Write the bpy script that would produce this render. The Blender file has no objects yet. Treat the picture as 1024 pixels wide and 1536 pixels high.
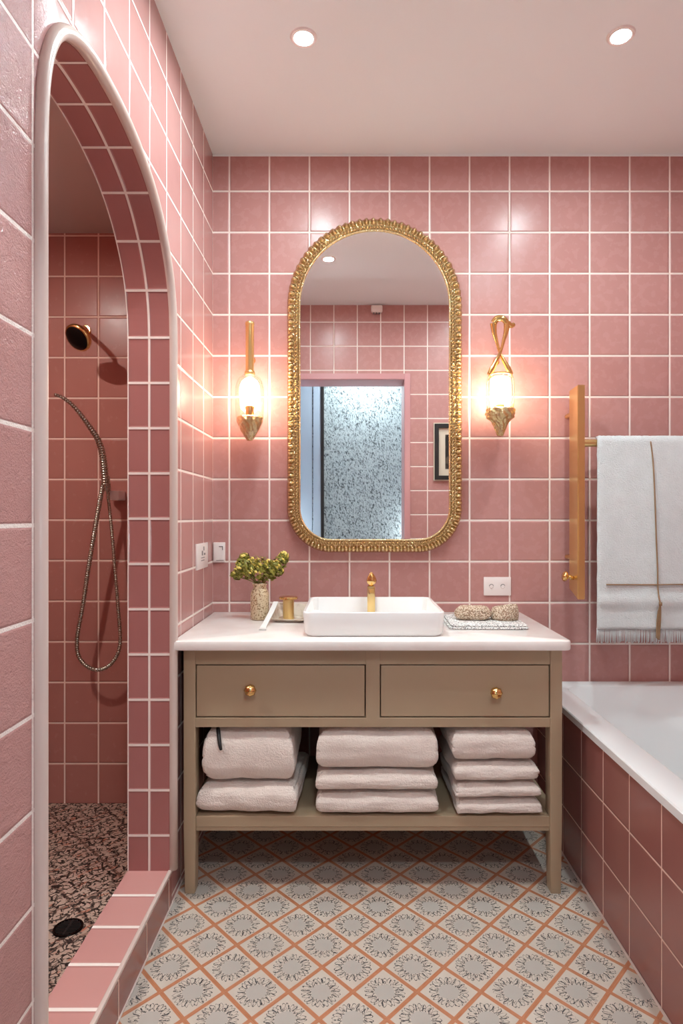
import bpy, bmesh, math, random
from mathutils import Vector, noise, Matrix
random.seed(7)
PI = math.pi
S = 1/380.0          # one layout unit in metres
D = 950.0            # camera to mirror wall
FL = -445.0          # floor level relative to the eye
CE = 543.0           # ceiling level
WL, WR = -205.0, 570.0
REAR = 260.0
C = bpy.context.scene.collection

def P(x, y, h): return Vector((x*S, y*S, (h-FL)*S))

# ------------------------------------------------------------------ nodes
def srgb(r, g, b):
    f = lambda c: (c/255/12.92) if c/255 <= .04045 else ((c/255+.055)/1.055)**2.4
    return (f(r), f(g), f(b), 1)

class NT:
    def __init__(s, name):
        s.m = bpy.data.materials.new(name); s.m.use_nodes = True
        s.t = s.m.node_tree; s.t.nodes.clear()
        s.out = s.t.nodes.new('ShaderNodeOutputMaterial')
    def n(s, typ, **kw):
        nd = s.t.nodes.new(typ)
        for k, v in kw.items(): setattr(nd, k, v)
        return nd
    def put(s, sock, v):
        if isinstance(v, bpy.types.NodeSocket): s.t.links.new(v, sock)
        elif v is not None: sock.default_value = v
    def M(s, op, a, b=None, c=None, clamp=False):
        nd = s.n('ShaderNodeMath', operation=op, use_clamp=clamp)
        s.put(nd.inputs[0], a)
        if b is not None: s.put(nd.inputs[1], b)
        if c is not None: s.put(nd.inputs[2], c)
        return nd.outputs[0]
    def ramp(s, v, a, b, x0=0.0, x1=1.0):
        nd = s.n('ShaderNodeMapRange', interpolation_type='SMOOTHSTEP')
        s.put(nd.inputs[0], v); nd.inputs[1].default_value = a; nd.inputs[2].default_value = b
        nd.inputs[3].default_value = x0; nd.inputs[4].default_value = x1
        return nd.outputs[0]
    def mix(s, f, a, b):
        nd = s.n('ShaderNodeMix', data_type='RGBA')
        s.put(nd.inputs[0], f); s.put(nd.inputs[6], a); s.put(nd.inputs[7], b)
        return nd.outputs[2]
    def noise(s, vec, scale, detail=2, rough=.5, dist=0.0):
        nd = s.n('ShaderNodeTexNoise'); s.put(nd.inputs['Vector'], vec)
        nd.inputs['Scale'].default_value = scale; nd.inputs['Detail'].default_value = detail
        nd.inputs['Roughness'].default_value = rough; nd.inputs['Distortion'].default_value = dist
        return nd.outputs[0]
    def xyz(s, x, y, z=0.0):
        nd = s.n('ShaderNodeCombineXYZ'); s.put(nd.inputs[0], x); s.put(nd.inputs[1], y); s.put(nd.inputs[2], z)
        return nd.outputs[0]
    def sep(s, v):
        nd = s.n('ShaderNodeSeparateXYZ'); s.put(nd.inputs[0], v); return nd.outputs
    def coord(s, which='Object'):
        return s.n('ShaderNodeTexCoord').outputs[which]
    def bump(s, h, dist=1.0, strength=1.0):
        nd = s.n('ShaderNodeBump'); s.put(nd.inputs['Height'], h)
        nd.inputs['Distance'].default_value = dist; nd.inputs['Strength'].default_value = strength
        return nd.outputs[0]
    def pbr(s, col, rough=.5, metal=0.0, normal=None, **kw):
        b = s.n('ShaderNodeBsdfPrincipled')
        s.put(b.inputs['Base Color'], col); s.put(b.inputs['Roughness'], rough); s.put(b.inputs['Metallic'], metal)
        if normal is not None: s.put(b.inputs['Normal'], normal)
        for k, v in kw.items(): s.put(b.inputs[k.replace('_', ' ')], v)
        s.t.links.new(b.outputs[0], s.out.inputs[0])
        return s.m

def tile_mat(name, ca, cb, grout, gu=.021, gv=.021, rough=.13, wavy=.0003, tu=60*S, tv=61.7*S, rustic=False, tilt=.012, spec=.5):
    k = NT(name)
    uv = k.coord('UV'); o = k.sep(uv); u, v = o[0], o[1]
    iu, iv = k.M('FLOOR', u), k.M('FLOOR', v)
    fu, fv = k.M('SUBTRACT', k.M('SUBTRACT', u, iu), .5), k.M('SUBTRACT', k.M('SUBTRACT', v, iv), .5)
    eu = k.M('DIVIDE', k.M('SUBTRACT', .5, k.M('ABSOLUTE', fu)), gu)
    ev = k.M('DIVIDE', k.M('SUBTRACT', .5, k.M('ABSOLUTE', fv)), gv)
    e = k.M('MINIMUM', eu, ev)
    mask = k.ramp(e, .8, 1.2)              # 1 on tile
    wn = k.n('ShaderNodeTexWhiteNoise', noise_dimensions='2D'); k.put(wn.inputs[0], k.xyz(iu, iv))
    rc = k.sep(wn.outputs['Color'])
    cloud = k.noise(k.xyz(u, v), 1.7, 3)
    f = k.M('ADD', k.M('MULTIPLY', rc[0], .55), k.M('MULTIPLY', cloud, .5), clamp=True)
    col = k.mix(mask, grout, k.mix(f, ca, cb))
    h = k.M('MULTIPLY', k.ramp(e, .8, 2.3), .0016)
    h = k.M('ADD', h, k.M('MULTIPLY', k.M('MULTIPLY', fu, k.M('SUBTRACT', rc[1], .5)), tilt*tu))
    h = k.M('ADD', h, k.M('MULTIPLY', k.M('MULTIPLY', fv, k.M('SUBTRACT', rc[2], .5)), tilt*tv))
    h = k.M('ADD', h, k.M('MULTIPLY', k.noise(k.xyz(u, v), 2.6, 2), wavy))
    h = k.M('ADD', h, k.M('MULTIPLY', k.noise(k.xyz(u, v), 40, 2), wavy*.035))
    rg = k.M('MULTIPLY_ADD', k.noise(k.xyz(u, v), 5, 4), .10, rough-.04)
    if rustic:                              # hammered glaze on the first tiles of the wall
        reg = k.ramp(k.M('ADD', u, k.M('MULTIPLY', v, .0)), 8.3, 9.1)
        h = k.M('ADD', h, k.M('MULTIPLY', reg, k.M('MULTIPLY', k.noise(k.xyz(u, v), 42, 3, .65), .0028)))
        h = k.M('ADD', h, k.M('MULTIPLY', reg, k.M('MULTIPLY', k.noise(k.xyz(u, v), 4, 3, .6, 1.5), .004)))
    rg = k.M('ADD', k.M('MULTIPLY', mask, rg), k.M('MULTIPLY', k.M('SUBTRACT', 1.0, mask), .75))
    return k.pbr(col, rg, normal=k.bump(h), Specular_IOR_Level=spec)

GROUT = srgb(238, 222, 214)
T_WALL = tile_mat('pink_wall_tile', srgb(191, 141, 136), srgb(182, 130, 125), GROUT, rough=.26, spec=.22)
T_LEFT = tile_mat('pink_left_wall_tile', srgb(191, 141, 136), srgb(182, 130, 125), GROUT, rough=.15, wavy=.0006, rustic=True)
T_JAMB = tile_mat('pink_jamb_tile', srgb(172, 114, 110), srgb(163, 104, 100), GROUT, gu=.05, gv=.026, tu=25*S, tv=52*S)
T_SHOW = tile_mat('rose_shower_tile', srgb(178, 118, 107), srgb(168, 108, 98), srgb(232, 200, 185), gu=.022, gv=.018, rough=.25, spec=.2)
T_CURB = tile_mat('pink_curb_tile', srgb(200, 146, 140), srgb(192, 136, 130), GROUT, gu=.001, gv=.036, rough=.2)
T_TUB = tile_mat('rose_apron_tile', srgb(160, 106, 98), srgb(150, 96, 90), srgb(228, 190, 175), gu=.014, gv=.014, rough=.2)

def simple(name, col, rough=.5, metal=0.0, **kw):
    return NT(name).pbr(col, rough, metal, **kw)

M_CEIL = simple('ceiling_paint', srgb(234, 238, 239), .75)
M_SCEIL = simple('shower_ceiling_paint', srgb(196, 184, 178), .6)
M_BEAD = simple('pale_bullnose_glaze', srgb(208, 186, 177), .3)
M_WHITE = simple('white_ceramic', srgb(244, 242, 240), .08)
M_ACRYL = simple('white_acrylic', srgb(232, 232, 232), .14)
M_PLASTIC = simple('white_plastic', srgb(238, 226, 222), .35)
M_GREY = simple('grey_print', srgb(120, 112, 112), .5)
M_DARK = simple('black_metal', srgb(18, 16, 15), .25, .6)
M_BLACK = simple('black_paint', srgb(22, 20, 20), .45)
M_BRUSH = simple('brushed_brass', srgb(232, 202, 140), .28, 1.0)
M_DOORTRIM = simple('pink_door_casing', srgb(200, 145, 146), .3)
M_HALLW = simple('pale_blue_paint', srgb(160, 174, 188), .5)
M_HALLC = simple('hall_ceiling_paint', srgb(225, 230, 232), .7)
M_CREAM = simple('cream_paint', srgb(214, 200, 180), .5)
M_STRING = simple('brown_cord', srgb(150, 118, 88), .8)
M_MARBLE = (lambda k: k.pbr(k.mix(k.ramp(k.noise(k.coord(), 26, 5, .6, 1.2), .45, .7), srgb(226, 212, 196), srgb(196, 172, 150)), .25))(NT('cream_marble'))
M_QUARTZ = (lambda k: k.pbr(k.mix(k.ramp(k.noise(k.coord(), 9, 4), .4, .75), srgb(238, 229, 224), srgb(230, 218, 212)), .1))(NT('white_quartz'))

def gold(name, c1, c2, rough=.2, bumps=0.0, sc=200):
    k = NT(name); co = k.coord()
    n = k.noise(co, sc, 3)
    return k.pbr(k.mix(n, c1, c2), k.M('MULTIPLY_ADD', n, .15, rough-.06), 1.0, k.bump(n, bumps) if bumps else None)
M_GOLD = gold('polished_gold', srgb(226, 186, 118), srgb(236, 200, 134), .16)
M_OGOLD = gold('ornate_gold', srgb(160, 128, 78), srgb(250, 232, 186), .16, .0016, 300)  # dark crevice shade and pale highlights put into the colour by noise
M_CHAIN = gold('ribbed_bronze', srgb(212, 206, 190), srgb(130, 124, 110), .25)

def wood():
    k = NT('taupe_painted_wood'); co = k.coord()
    n = k.noise(co, 6, 3)
    return k.pbr(k.mix(n, srgb(177, 155, 128), srgb(169, 146, 119)), .42, normal=k.bump(k.noise(co, 60, 2), .00012))
M_WOOD = wood()

def terry(name, c1, c2, amp=.0022, sc=330):
    k = NT(name); co = k.coord()
    n = k.noise(co, sc, 3, .7); big = k.noise(co, 22, 3)
    h = k.M('ADD', n, k.M('MULTIPLY', big, .8))
    return k.pbr(k.mix(big, c1, c2), .95, normal=k.bump(h, amp), Sheen_Weight=.35)
M_TOWEL = terry('blush_white_terry', srgb(248, 234, 224), srgb(236, 220, 210), .0045, 190)
M_HTOWEL = terry('white_terry', srgb(238, 242, 242), srgb(222, 226, 225), .006, 210)

def floor_mat():
    k = NT('patterned_floor_tile')
    o = k.sep(k.coord('UV')); p, q = o[0], o[1]
    a, b = k.M('ADD', p, q), k.M('SUBTRACT', p, q)
    ra, rb = k.M('ROUND', a), k.M('ROUND', b)
    fa, fb = k.M('SUBTRACT', a, ra), k.M('SUBTRACT', b, rb)
    wn = k.n('ShaderNodeTexWhiteNoise', noise_dimensions='2D'); k.put(wn.inputs[0], k.xyz(ra, rb))
    rc = k.sep(wn.outputs['Color'])
    uv3 = k.xyz(p, q)
    nx = k.M('SUBTRACT', k.noise(uv3, 9, 1), .5); ny = k.M('SUBTRACT', k.noise(k.xyz(q, p, 3.3), 9, 1), .5)
    dx = k.M('MULTIPLY_ADD', nx, 4.0, k.M('MULTIPLY', k.M('ADD', fa, fb), 30.0))
    dy = k.M('MULTIPLY_ADD', ny, 4.0, k.M('MULTIPLY', k.M('SUBTRACT', fa, fb), 32.5))
    r = k.M('SQRT', k.M('ADD', k.M('MULTIPLY', dx, dx), k.M('MULTIPLY', dy, dy)))
    th = k.M('ARCTAN2', dy, dx)
    ph = k.M('MULTIPLY', rc[0], 6.28)
    d = None
    def wave(r0, am, n, off, pm):
        w = k.M('SINE', k.M('ADD', k.M('MULTIPLY', th, n), k.M('MULTIPLY_ADD', ph, pm, off)))
        return k.M('ABSOLUTE', k.M('SUBTRACT', k.M('SUBTRACT', r, r0), k.M('MULTIPLY', w, am)))
    for args in ((14.4, 4.0, 12.0, 0, 1.0), (14.6, 3.8, 12.0, 2.5, 1.0), (11.6, 1.7, 16.0, .5, 3.0)):
        w = wave(*args)
        # the strokes thin where the wave is steep: weigh by slope
        d = w if d is None else k.M('MINIMUM', d, w)
    # short radial strokes
    saw = k.M('ABSOLUTE', k.M('SUBTRACT', k.M('FRACT', k.M('ADD', k.M('MULTIPLY', th, 13/6.2832), rc[1])), .5))
    rad = k.M('ADD', k.M('MULTIPLY', saw, 6.0), k.ramp(k.M('ABSOLUTE', k.M('SUBTRACT', r, 14)), 3.2, 4.2, 0, 3))
    d = k.M('MINIMUM', d, rad)
    ink = k.M('SUBTRACT', 1.0, k.ramp(d, .25, .6))
    broken = k.ramp(k.noise(uv3, 22, 2), .38, .46)
    ink = k.M('MULTIPLY', ink, k.M('MULTIPLY_ADD', broken, .8, .2))
    e = k.M('MAXIMUM', k.M('ABSOLUTE', fa), k.M('ABSOLUTE', fb))
    orange = k.ramp(e, .448, .456)
    cen = k.M('SUBTRACT', 1.0, k.ramp(r, 9.3, 10.0))
    cream = k.mix(k.noise(uv3, 3, 3), srgb(204, 190, 177), srgb(191, 176, 163))
    grey = srgb(172, 163, 156)
    col = k.mix(k.M('MULTIPLY', cen, .8), cream, grey)
    col = k.mix(ink, col, srgb(38, 38, 44))
    col = k.mix(orange, col, k.mix(k.noise(uv3, 8, 3), srgb(192, 130, 96), srgb(178, 110, 76)))
    return k.pbr(col, .42, normal=k.bump(k.M('MULTIPLY', k.ramp(e, .485, .5), -.0006)))
M_FLOOR = floor_mat()

def shower_floor_mat():
    k = NT('scribbled_shower_mosaic')
    o = k.sep(k.coord('UV')); p, q = o[0], o[1]
    a, b = k.M('ADD', p, q), k.M('SUBTRACT', p, q)
    v3 = k.xyz(a, b)
    wob = k.M('MULTIPLY', k.M('SUBTRACT', k.noise(v3, 2.2, 2), .5), .55)
    wob2 = k.M('MULTIPLY', k.M('SUBTRACT', k.noise(k.xyz(b, a, 4), 2.2, 2), .5), .55)
    a2, b2 = k.M('ADD', a, wob), k.M('ADD', b, wob2)
    def vor(scx, scy, w0, w1, seed):
        nd = k.n('ShaderNodeTexVoronoi', feature='DISTANCE_TO_EDGE', voronoi_dimensions='2D')
        k.put(nd.inputs['Vector'], k.xyz(k.M('MULTIPLY_ADD', a2, scx, seed), k.M('MULTIPLY', b2, scy)))
        nd.inputs['Scale'].default_value = 1.0; nd.inputs['Randomness'].default_value = .5
        return k.M('SUBTRACT', 1.0, k.ramp(nd.outputs['Distance'], w0, w1))
    ink = k.M('MAXIMUM', vor(2.2, 5.4, .07, .13, 0), k.M('MULTIPLY', vor(5.4, 2.5, .07, .13, 7.3), .9))
    ink = k.M('MULTIPLY', ink, k.ramp(k.noise(v3, 4.2, 2), .40, .48))
    seam = k.M('MULTIPLY', k.M('ADD', k.ramp(k.M('ABSOLUTE', k.M('SUBTRACT', k.M('FRACT', k.M('MULTIPLY', a, .5)), .5)), .02, .05, 1, 0),
               k.ramp(k.M('ABSOLUTE', k.M('SUBTRACT', k.M('FRACT', k.M('MULTIPLY', b, .5)), .5)), .02, .05, 1, 0), clamp=True), .6)
    base = k.mix(k.noise(v3, 2, 3), srgb(190, 164, 148), srgb(164, 132, 116))
    rust = k.ramp(k.noise(k.xyz(k.M('MULTIPLY', a, 1.2), k.M('MULTIPLY', b, 3)), 1.4, 2), .62, .66)
    col = k.mix(k.M('MULTIPLY', rust, .75), base, srgb(170, 92, 66))
    col = k.mix(seam, col, srgb(110, 70, 58))
    col = k.mix(ink, col, srgb(34, 26, 24))
    return k.pbr(col, .4)
M_SHFLOOR = shower_floor_mat()

def wallpaper():
    k = NT('speckled_wallpaper'); o = k.sep(k.coord())
    v = k.xyz(k.M('MULTIPLY_ADD', o[2], .18, o[0]), o[1], k.M('MULTIPLY', o[2], .55))
    f = k.ramp(k.noise(v, 115, 4, .7), .47, .58)
    g = k.ramp(k.noise(v, 40, 3, .6), .42, .6)
    return k.pbr(k.mix(k.M('MULTIPLY', f, k.M('MULTIPLY_ADD', g, .5, .55)), srgb(168, 180, 182), srgb(52, 62, 66)), .6)
M_PAPER = wallpaper()

def emit(name, col, st):
    k = NT(name); e = k.n('ShaderNodeEmission'); e.inputs[0].default_value = col; e.inputs[1].default_value = st
    k.t.links.new(e.outputs[0], k.out.inputs[0]); return k.m
M_SPOT = emit('downlight_lens', (.79, .97, 1, 1), 960)
M_FILLGLOBE = emit('fill_globe_emission', (.92, .98, 1, 1), 58)  # glow of the added fill globes
M_SHSPOT = emit('shower_downlight_lens', (1, .97, .9, 1), 1500)
M_BULB = emit('warm_bulb', (1, .80, .60, 1), 34)
M_HALLFILL = emit('hall_fill_emission', (.84, .96, 1, 1), 150)  # glow of the added hall ceiling disc

def glass():
    k = NT('clear_glass_shade')
    t = k.n('ShaderNodeBsdfTransparent'); t.inputs[0].default_value = (1, .97, .92, 1)
    g = k.n('ShaderNodeBsdfGlossy'); g.inputs['Roughness'].default_value = .03
    lw = k.n('ShaderNodeLayerWeight'); lw.inputs[0].default_value = .28
    m = k.n('ShaderNodeMixShader'); k.t.links.new(lw.outputs['Facing'], m.inputs[0])
    f = k.M('MULTIPLY_ADD', lw.outputs['Facing'], .6, .04); k.t.links.new(f, m.inputs[0])
    k.t.links.new(t.outputs[0], m.inputs[1]); k.t.links.new(g.outputs[0], m.inputs[2])
    k.t.links.new(m.outputs[0], k.out.inputs[0]); return k.m
M_GLASS = glass()
M_MIRROR = simple('silver_mirror', (.93, .93, .93, 1), .0, 1.0)

# ------------------------------------------------------------------ mesh helpers
def obj(name, verts, faces, m, parent=None, uvs=None, smooth=False, mats=None, fm=None):
    me = bpy.data.meshes.new(name)
    org = parent_org(parent)
    me.from_pydata([Vector(v)-org for v in verts], [], faces)
    for mm in (mats or [m]): me.materials.append(mm)
    if fm:
        for p, i in zip(me.polygons, fm): p.material_index = i
    if uvs is not None:
        l = me.uv_layers.new(name='UVMap')
        for p in me.polygons:
            for li, vi in zip(p.loop_indices, p.vertices):
                l.data[li].uv = uvs(p, Vector(verts[vi]))
    bm = bmesh.new(); bm.from_mesh(me); bmesh.ops.recalc_face_normals(bm, faces=bm.faces[:]); bm.to_mesh(me); bm.free()
    if smooth:
        for p in me.polygons: p.use_smooth = True
        if smooth is not True: me.set_sharp_from_angle(angle=math.radians(smooth))
    o = bpy.data.objects.new(name, me); C.objects.link(o)
    if parent: o.parent = parent
    return o
def parent_org(p):
    v = Vector((0, 0, 0))
    while p is not None: v = v+p.location; p = p.parent
    return v
def tag(o, label=None, cat=None, group=None, kind=None):
    if label: o['label'] = label
    if cat: o['category'] = cat
    if group: o['group'] = group
    if kind: o['kind'] = kind
    return o
def thing(name, label, cat, loc, group=None):
    o = bpy.data.objects.new(name, None); C.objects.link(o); o.location = loc; o.empty_display_size = .05
    return tag(o, label, cat, group)

class G:                       # a bag of geometry in world metres
    def __init__(s): s.v = []; s.f = []
    def add(s, vs, fs):
        o = len(s.v); s.v += [Vector(v) for v in vs]; s.f += [tuple(i+o for i in f) for f in fs]; return s
    def box(s, a, b, bev=0.0, seg=2):
        bm = bmesh.new()
        bmesh.ops.create_cube(bm, size=1)
        a, b = Vector(a), Vector(b)
        for v in bm.verts: v.co = Vector(((v.co[i]+.5)*(b[i]-a[i])+a[i]) for i in range(3))
        if bev: bmesh.ops.bevel(bm, geom=bm.edges[:], offset=bev, segments=seg, affect='EDGES', profile=.5)
        return s.bm(bm)
    def bm(s, bm):
        bm.verts.index_update()
        s.add([v.co.copy() for v in bm.verts], [[v.index for v in f.verts] for f in bm.faces]); bm.free(); return s
    def loft(s, rings, cap0=True, cap1=True, closed=True):
        n = len(rings[0]); vs = [v for r in rings for v in r]; fs = []
        for i in range(len(rings)-1):
            for j in range(n if closed else n-1):
                k = (j+1) % n
                fs.append((i*n+j, i*n+k, (i+1)*n+k, (i+1)*n+j))
        if cap0: fs.append(tuple(range(n-1, -1, -1)))
        if cap1: fs.append(tuple((len(rings)-1)*n+j for j in range(n)))
        return s.add(vs, fs)
    def lathe(s, c, prof, n=32, axis=(0, 0, 1), cap=True, mod=None):
        ax = Vector(axis).normalized(); q = Vector((0, 0, 1)).rotation_difference(ax); c = Vector(c)
        rings = []
        for i, (r, z) in enumerate(prof):
            ring = []
            for j in range(n):
                t = 2*PI*j/n; rr = max(r, 1e-5)*(mod(t, i) if mod else 1)
                ring.append(c+q@Vector((rr*math.cos(t), rr*math.sin(t), z)))
            rings.append(ring)
        return s.loft(rings, cap, cap)
    def tube(s, pts, r, n=12, cap=True):
        pts = [Vector(p) for p in pts]; rings = []
        up = Vector((0, 0, 1)); prev = None
        for i, p in enumerate(pts):
            t = (pts[min(i+1, len(pts)-1)]-pts[max(i-1, 0)]).normalized()
            if prev is None:
                a = t.cross(up if abs(t.z) < .95 else Vector((1, 0, 0))).normalized()
            else: a = (prev-t*prev.dot(t)).normalized()
            prev = a; b = t.cross(a)
            rr = r(i/(len(pts)-1)) if callable(r) else r
            rings.append([p+(a*math.cos(2*PI*j/n)+b*math.sin(2*PI*j/n))*rr for j in range(n)])
        return s.loft(rings, cap, cap)
    def make(s, name, m, parent=None, smooth=False, uvs=None):
        return obj(name, s.v, s.f, m, parent, uvs, smooth)

def rrect(cx, cy, w, d, r, z, n=8):
    pts = []
    r = min(r, w/2-1e-5, d/2-1e-5)
    for (sx, sy, a0) in ((1, 1, 0), (-1, 1, 90), (-1, -1, 180), (1, -1, 270)):
        for i in range(n+1):
            a = math.radians(a0+90*i/n)
            pts.append(Vector((cx+sx*(w/2-r)+r*math.cos(a), cy+sy*(d/2-r)+r*math.sin(a), z)))
    return pts
def catmull(pts, per=8):
    out = []
    n = len(pts)
    for i in range(n-1):
        p0, p1, p2, p3 = [Vector(pts[max(0, min(n-1, i+k))]) for k in (-1, 0, 1, 2)]
        for j in range(per):
            t = j/per
            out.append(.5*((2*p1)+(p2-p0)*t+(2*p0-5*p1+4*p2-p3)*t*t+(3*p1-p0-3*p2+p3)*t**3))
    out.append(Vector(pts[-1])); return out
def BX(x0, x1, y0, y1, h0, h1, bev=0, g=None, seg=2):
    return (g or G()).box(P(x0, y0, h0), P(x1, y1, h1), bev*S, seg)

# ------------------------------------------------------------------ the setting
def uv_by_normal(hoff=488.0, xoff=0.0, yoff=D):
    def f(p, v):
        x, y, h = v.x/S, v.y/S, v.z/S+FL
        n = p.normal
        if abs(n.y) > .7: return ((x-xoff)/60, (h-hoff)/61.7)
        if abs(n.x) > .7: return ((yoff-y)/60, (h-hoff)/61.7)
        return (x/60, y/60)
    return f
def structure(o, label): return tag(o, label, kind='structure')
T = 12
structure(BX(WL, WR+T, D, D+T, FL, CE).make('wall_back', T_WALL, uvs=uv_by_normal()), 'pink square tiled wall behind the vanity')
structure(BX(WR, WR+T, REAR-85, D, FL, CE).make('wall_right', T_WALL, uvs=uv_by_normal()), 'pink tiled wall on the far side of the bathtub')
structure(BX(WL-50, WR+T, REAR-85, D+T, CE, CE+T).make('ceiling', M_CEIL), 'smooth off-white bathroom ceiling')
def floor_uv(p, v): return ((v.x/S+87)/60, (v.y/S-658)/65)
structure(BX(WL, 282+20, -170, D, FL-T, FL).make('floor', M_FLOOR, uvs=floor_uv), 'cream floor tiles with orange diamond lattice and black scribbled rings')

# left wall with its arch
ARCH = [(.444, 200), (.4446, 255), (.448, 290), (.457, 317), (.473, 338), (.496, 351), (.526, 357.5), (.56, 359), (.60, 357), (.645, 348),
        (.688, 331), (.722, 306), (.748, 274), (.762, 238), (.766, 200)]
AP = catmull([(z*D, h, 0) for z, h in ARCH], 6)
AY = [(p.x, p.y) for p in AP]
CURB = -407.0
def left_wall():
    # strip quads between the arch line and the outer rectangle, both faces, then edges
    y0, y1 = REAR-85, D
    out = []; g = G(); fm = []
    def poly(pts, x): return [P(x, y, h) for y, h in pts]
    # columns of quads: front pillar, far pillar, and columns over the arch
    cols = [(y0, AY[0][0], FL, FL, None)]
    vs, fs, mi = [], [], []
    def quad(a, b, c, d, m=0):
        o = len(vs); vs.extend([a, b, c, d]); fs.append((o, o+1, o+2, o+3)); mi.append(m)
    for x, fl in ((WL, 0), (WL-50, 0)):
        quad(P(x, y0, FL), P(x, AY[0][0], FL), P(x, AY[0][0], AY[0][1]), P(x, y0, AY[0][1]))
        quad(P(x, y0, AY[0][1]), P(x, AY[0][0], AY[0][1]), P(x, AY[0][0], CE), P(x, y0, CE))
        for i in range(len(AY)-1):
            a, b = AY[i], AY[i+1]
            quad(P(x, a[0], a[1]), P(x, b[0], b[1]), P(x, b[0], CE), P(x, a[0], CE))
        e = AY[-1]
        quad(P(x, e[0], FL), P(x, y1, FL), P(x, y1, e[1]), P(x, e[0], e[1]))
        quad(P(x, e[0], e[1]), P(x, y1, e[1]), P(x, y1, CE), P(x, e[0], CE))
    n = [0]
    uvx = {}
    path = [(AY[0][0], FL)]+AY+[(AY[-1][0], FL)]
    # arc length measured so that the right jamb's joints fall at h = 205.6 - 52k
    s = [0.0]
    for a, b in zip(path, path[1:]): s.append(s[-1]+math.hypot(b[0]-a[0], b[1]-a[1]))
    sref = s[-1]-(205.6-FL)
    for i in range(len(path)-1):
        a, b = path[i], path[i+1]
        k = len(fs)
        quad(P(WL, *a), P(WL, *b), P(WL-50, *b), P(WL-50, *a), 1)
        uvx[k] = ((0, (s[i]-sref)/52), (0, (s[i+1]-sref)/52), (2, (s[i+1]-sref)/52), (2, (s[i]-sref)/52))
    quad(P(WL, y0, FL), P(WL, y0, CE), P(WL-50, y0, CE), P(WL-50, y0, FL))
    quad(P(WL, y1, FL), P(WL, y1, CE), P(WL-50, y1, CE), P(WL-50, y1, FL))
    me = bpy.data.meshes.new('wall_left'); me.from_pydata(vs, [], fs)
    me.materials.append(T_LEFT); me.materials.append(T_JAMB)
    l = me.uv_layers.new(name='UVMap')
    for p in me.polygons:
        p.material_index = mi[p.index]
        for q, (li, vi) in enumerate(zip(p.loop_indices, p.vertices)):
            v = vs[vi]
            if p.index in uvx: l.data[li].uv = uvx[p.index][q]
            else: l.data[li].uv = ((D-v.y/S)/60+.002, (v.z/S+FL-488)/61.7)
    o = bpy.data.objects.new('wall_left', me); C.objects.link(o)
    structure(o, 'pink tiled wall with a tall arched shower opening')
left_wall()
# pale bullnose around the arch (runs down to the floor on the near side)
path = [Vector((AY[0][0], FL+1, 0))]+[Vector((AY[0][0], FL+1+(200-FL-1)*t/6, 0)) for t in range(1, 6)]+[Vector((a, b, 0)) for a, b in AY]+[Vector((AY[-1][0], 200+(CURB-200)*t/6, 0)) for t in range(1, 7)]
pts = []
for i, p in enumerate(path):
    t = (path[min(i+1, len(path)-1)]-path[max(i-1, 0)]).normalized()
    nrm = Vector((-t.y, t.x, 0))
    c = p+nrm*4.6
    pts.append(P(WL+1.0, c.x, c.y))
structure(G().tube(pts, 5.4*S, 14).make('trim_1', M_BEAD, smooth=True), 'pale rounded edge strip around the shower arch')
# curb
def curb_uv(p, v): return ((.5), (v.y/S-.772*D)/52.6)
ya, yb = .4445*D, .766*D
g = BX(WL-50, WL-1, ya, yb, FL, CURB, 0)
o = structure(g.make('trim_2', T_CURB, uvs=lambda p, v: (.5, (v.y/S-.772*D)/52.6)), 'pink tiled shower curb under the arch')
structure(BX(WL-3.5, WL+.8, ya+5, yb+12, CURB-3.5, CURB+1.0, 1.2).make('trim_3', M_BEAD), 'pale strip along the top edge of the shower curb')
structure(BX(WL-.2, WL+1.0, ya+5, yb, FL, CURB-3.0).make('wall_curb', T_TUB, uvs=lambda p, v: ((D-v.y/S)/78, .5)), 'dark rose tiled face of the shower curb')
structure(BX(WL, WL+2.4, REAR, D, FL, FL+1.8, .8).make('trim_4', M_BEAD), 'white sealant line between floor and shower wall')
structure(BX(282-2.6, 282, REAR, D, FL, FL+1.8, .8).make('trim_5', M_BEAD), 'white sealant line between floor and bath apron')
structure(BX(WL, WR, D-2.2, D, CE-3, CE, .6).make('trim_6', M_CEIL), 'thin joint where the back wall meets the ceiling')
# shower room
def sh_uv(p, v):
    x, y, h = v.x/S, v.y/S, v.z/S+FL
    if abs(p.normal.x) > .7: return ((D-y)/60, (h+5)/60.9)
    return ((x+427)/50.6, (h+5)/60.9)
SF = -430.0
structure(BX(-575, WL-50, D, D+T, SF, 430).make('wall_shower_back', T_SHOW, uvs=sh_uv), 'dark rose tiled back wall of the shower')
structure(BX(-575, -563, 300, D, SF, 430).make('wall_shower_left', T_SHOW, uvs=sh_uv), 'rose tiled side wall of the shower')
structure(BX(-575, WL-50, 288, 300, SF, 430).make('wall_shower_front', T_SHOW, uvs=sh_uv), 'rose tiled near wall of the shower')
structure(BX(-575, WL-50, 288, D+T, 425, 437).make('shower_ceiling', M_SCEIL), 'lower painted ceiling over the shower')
structure(BX(-575, WL-50, 288, D+T, FL-T, SF).make('shower_floor', M_SHFLOOR, uvs=lambda p, v: (v.x/S/44, v.y/S/44)), 'shower floor with black scribbled mosaic pattern')

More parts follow.
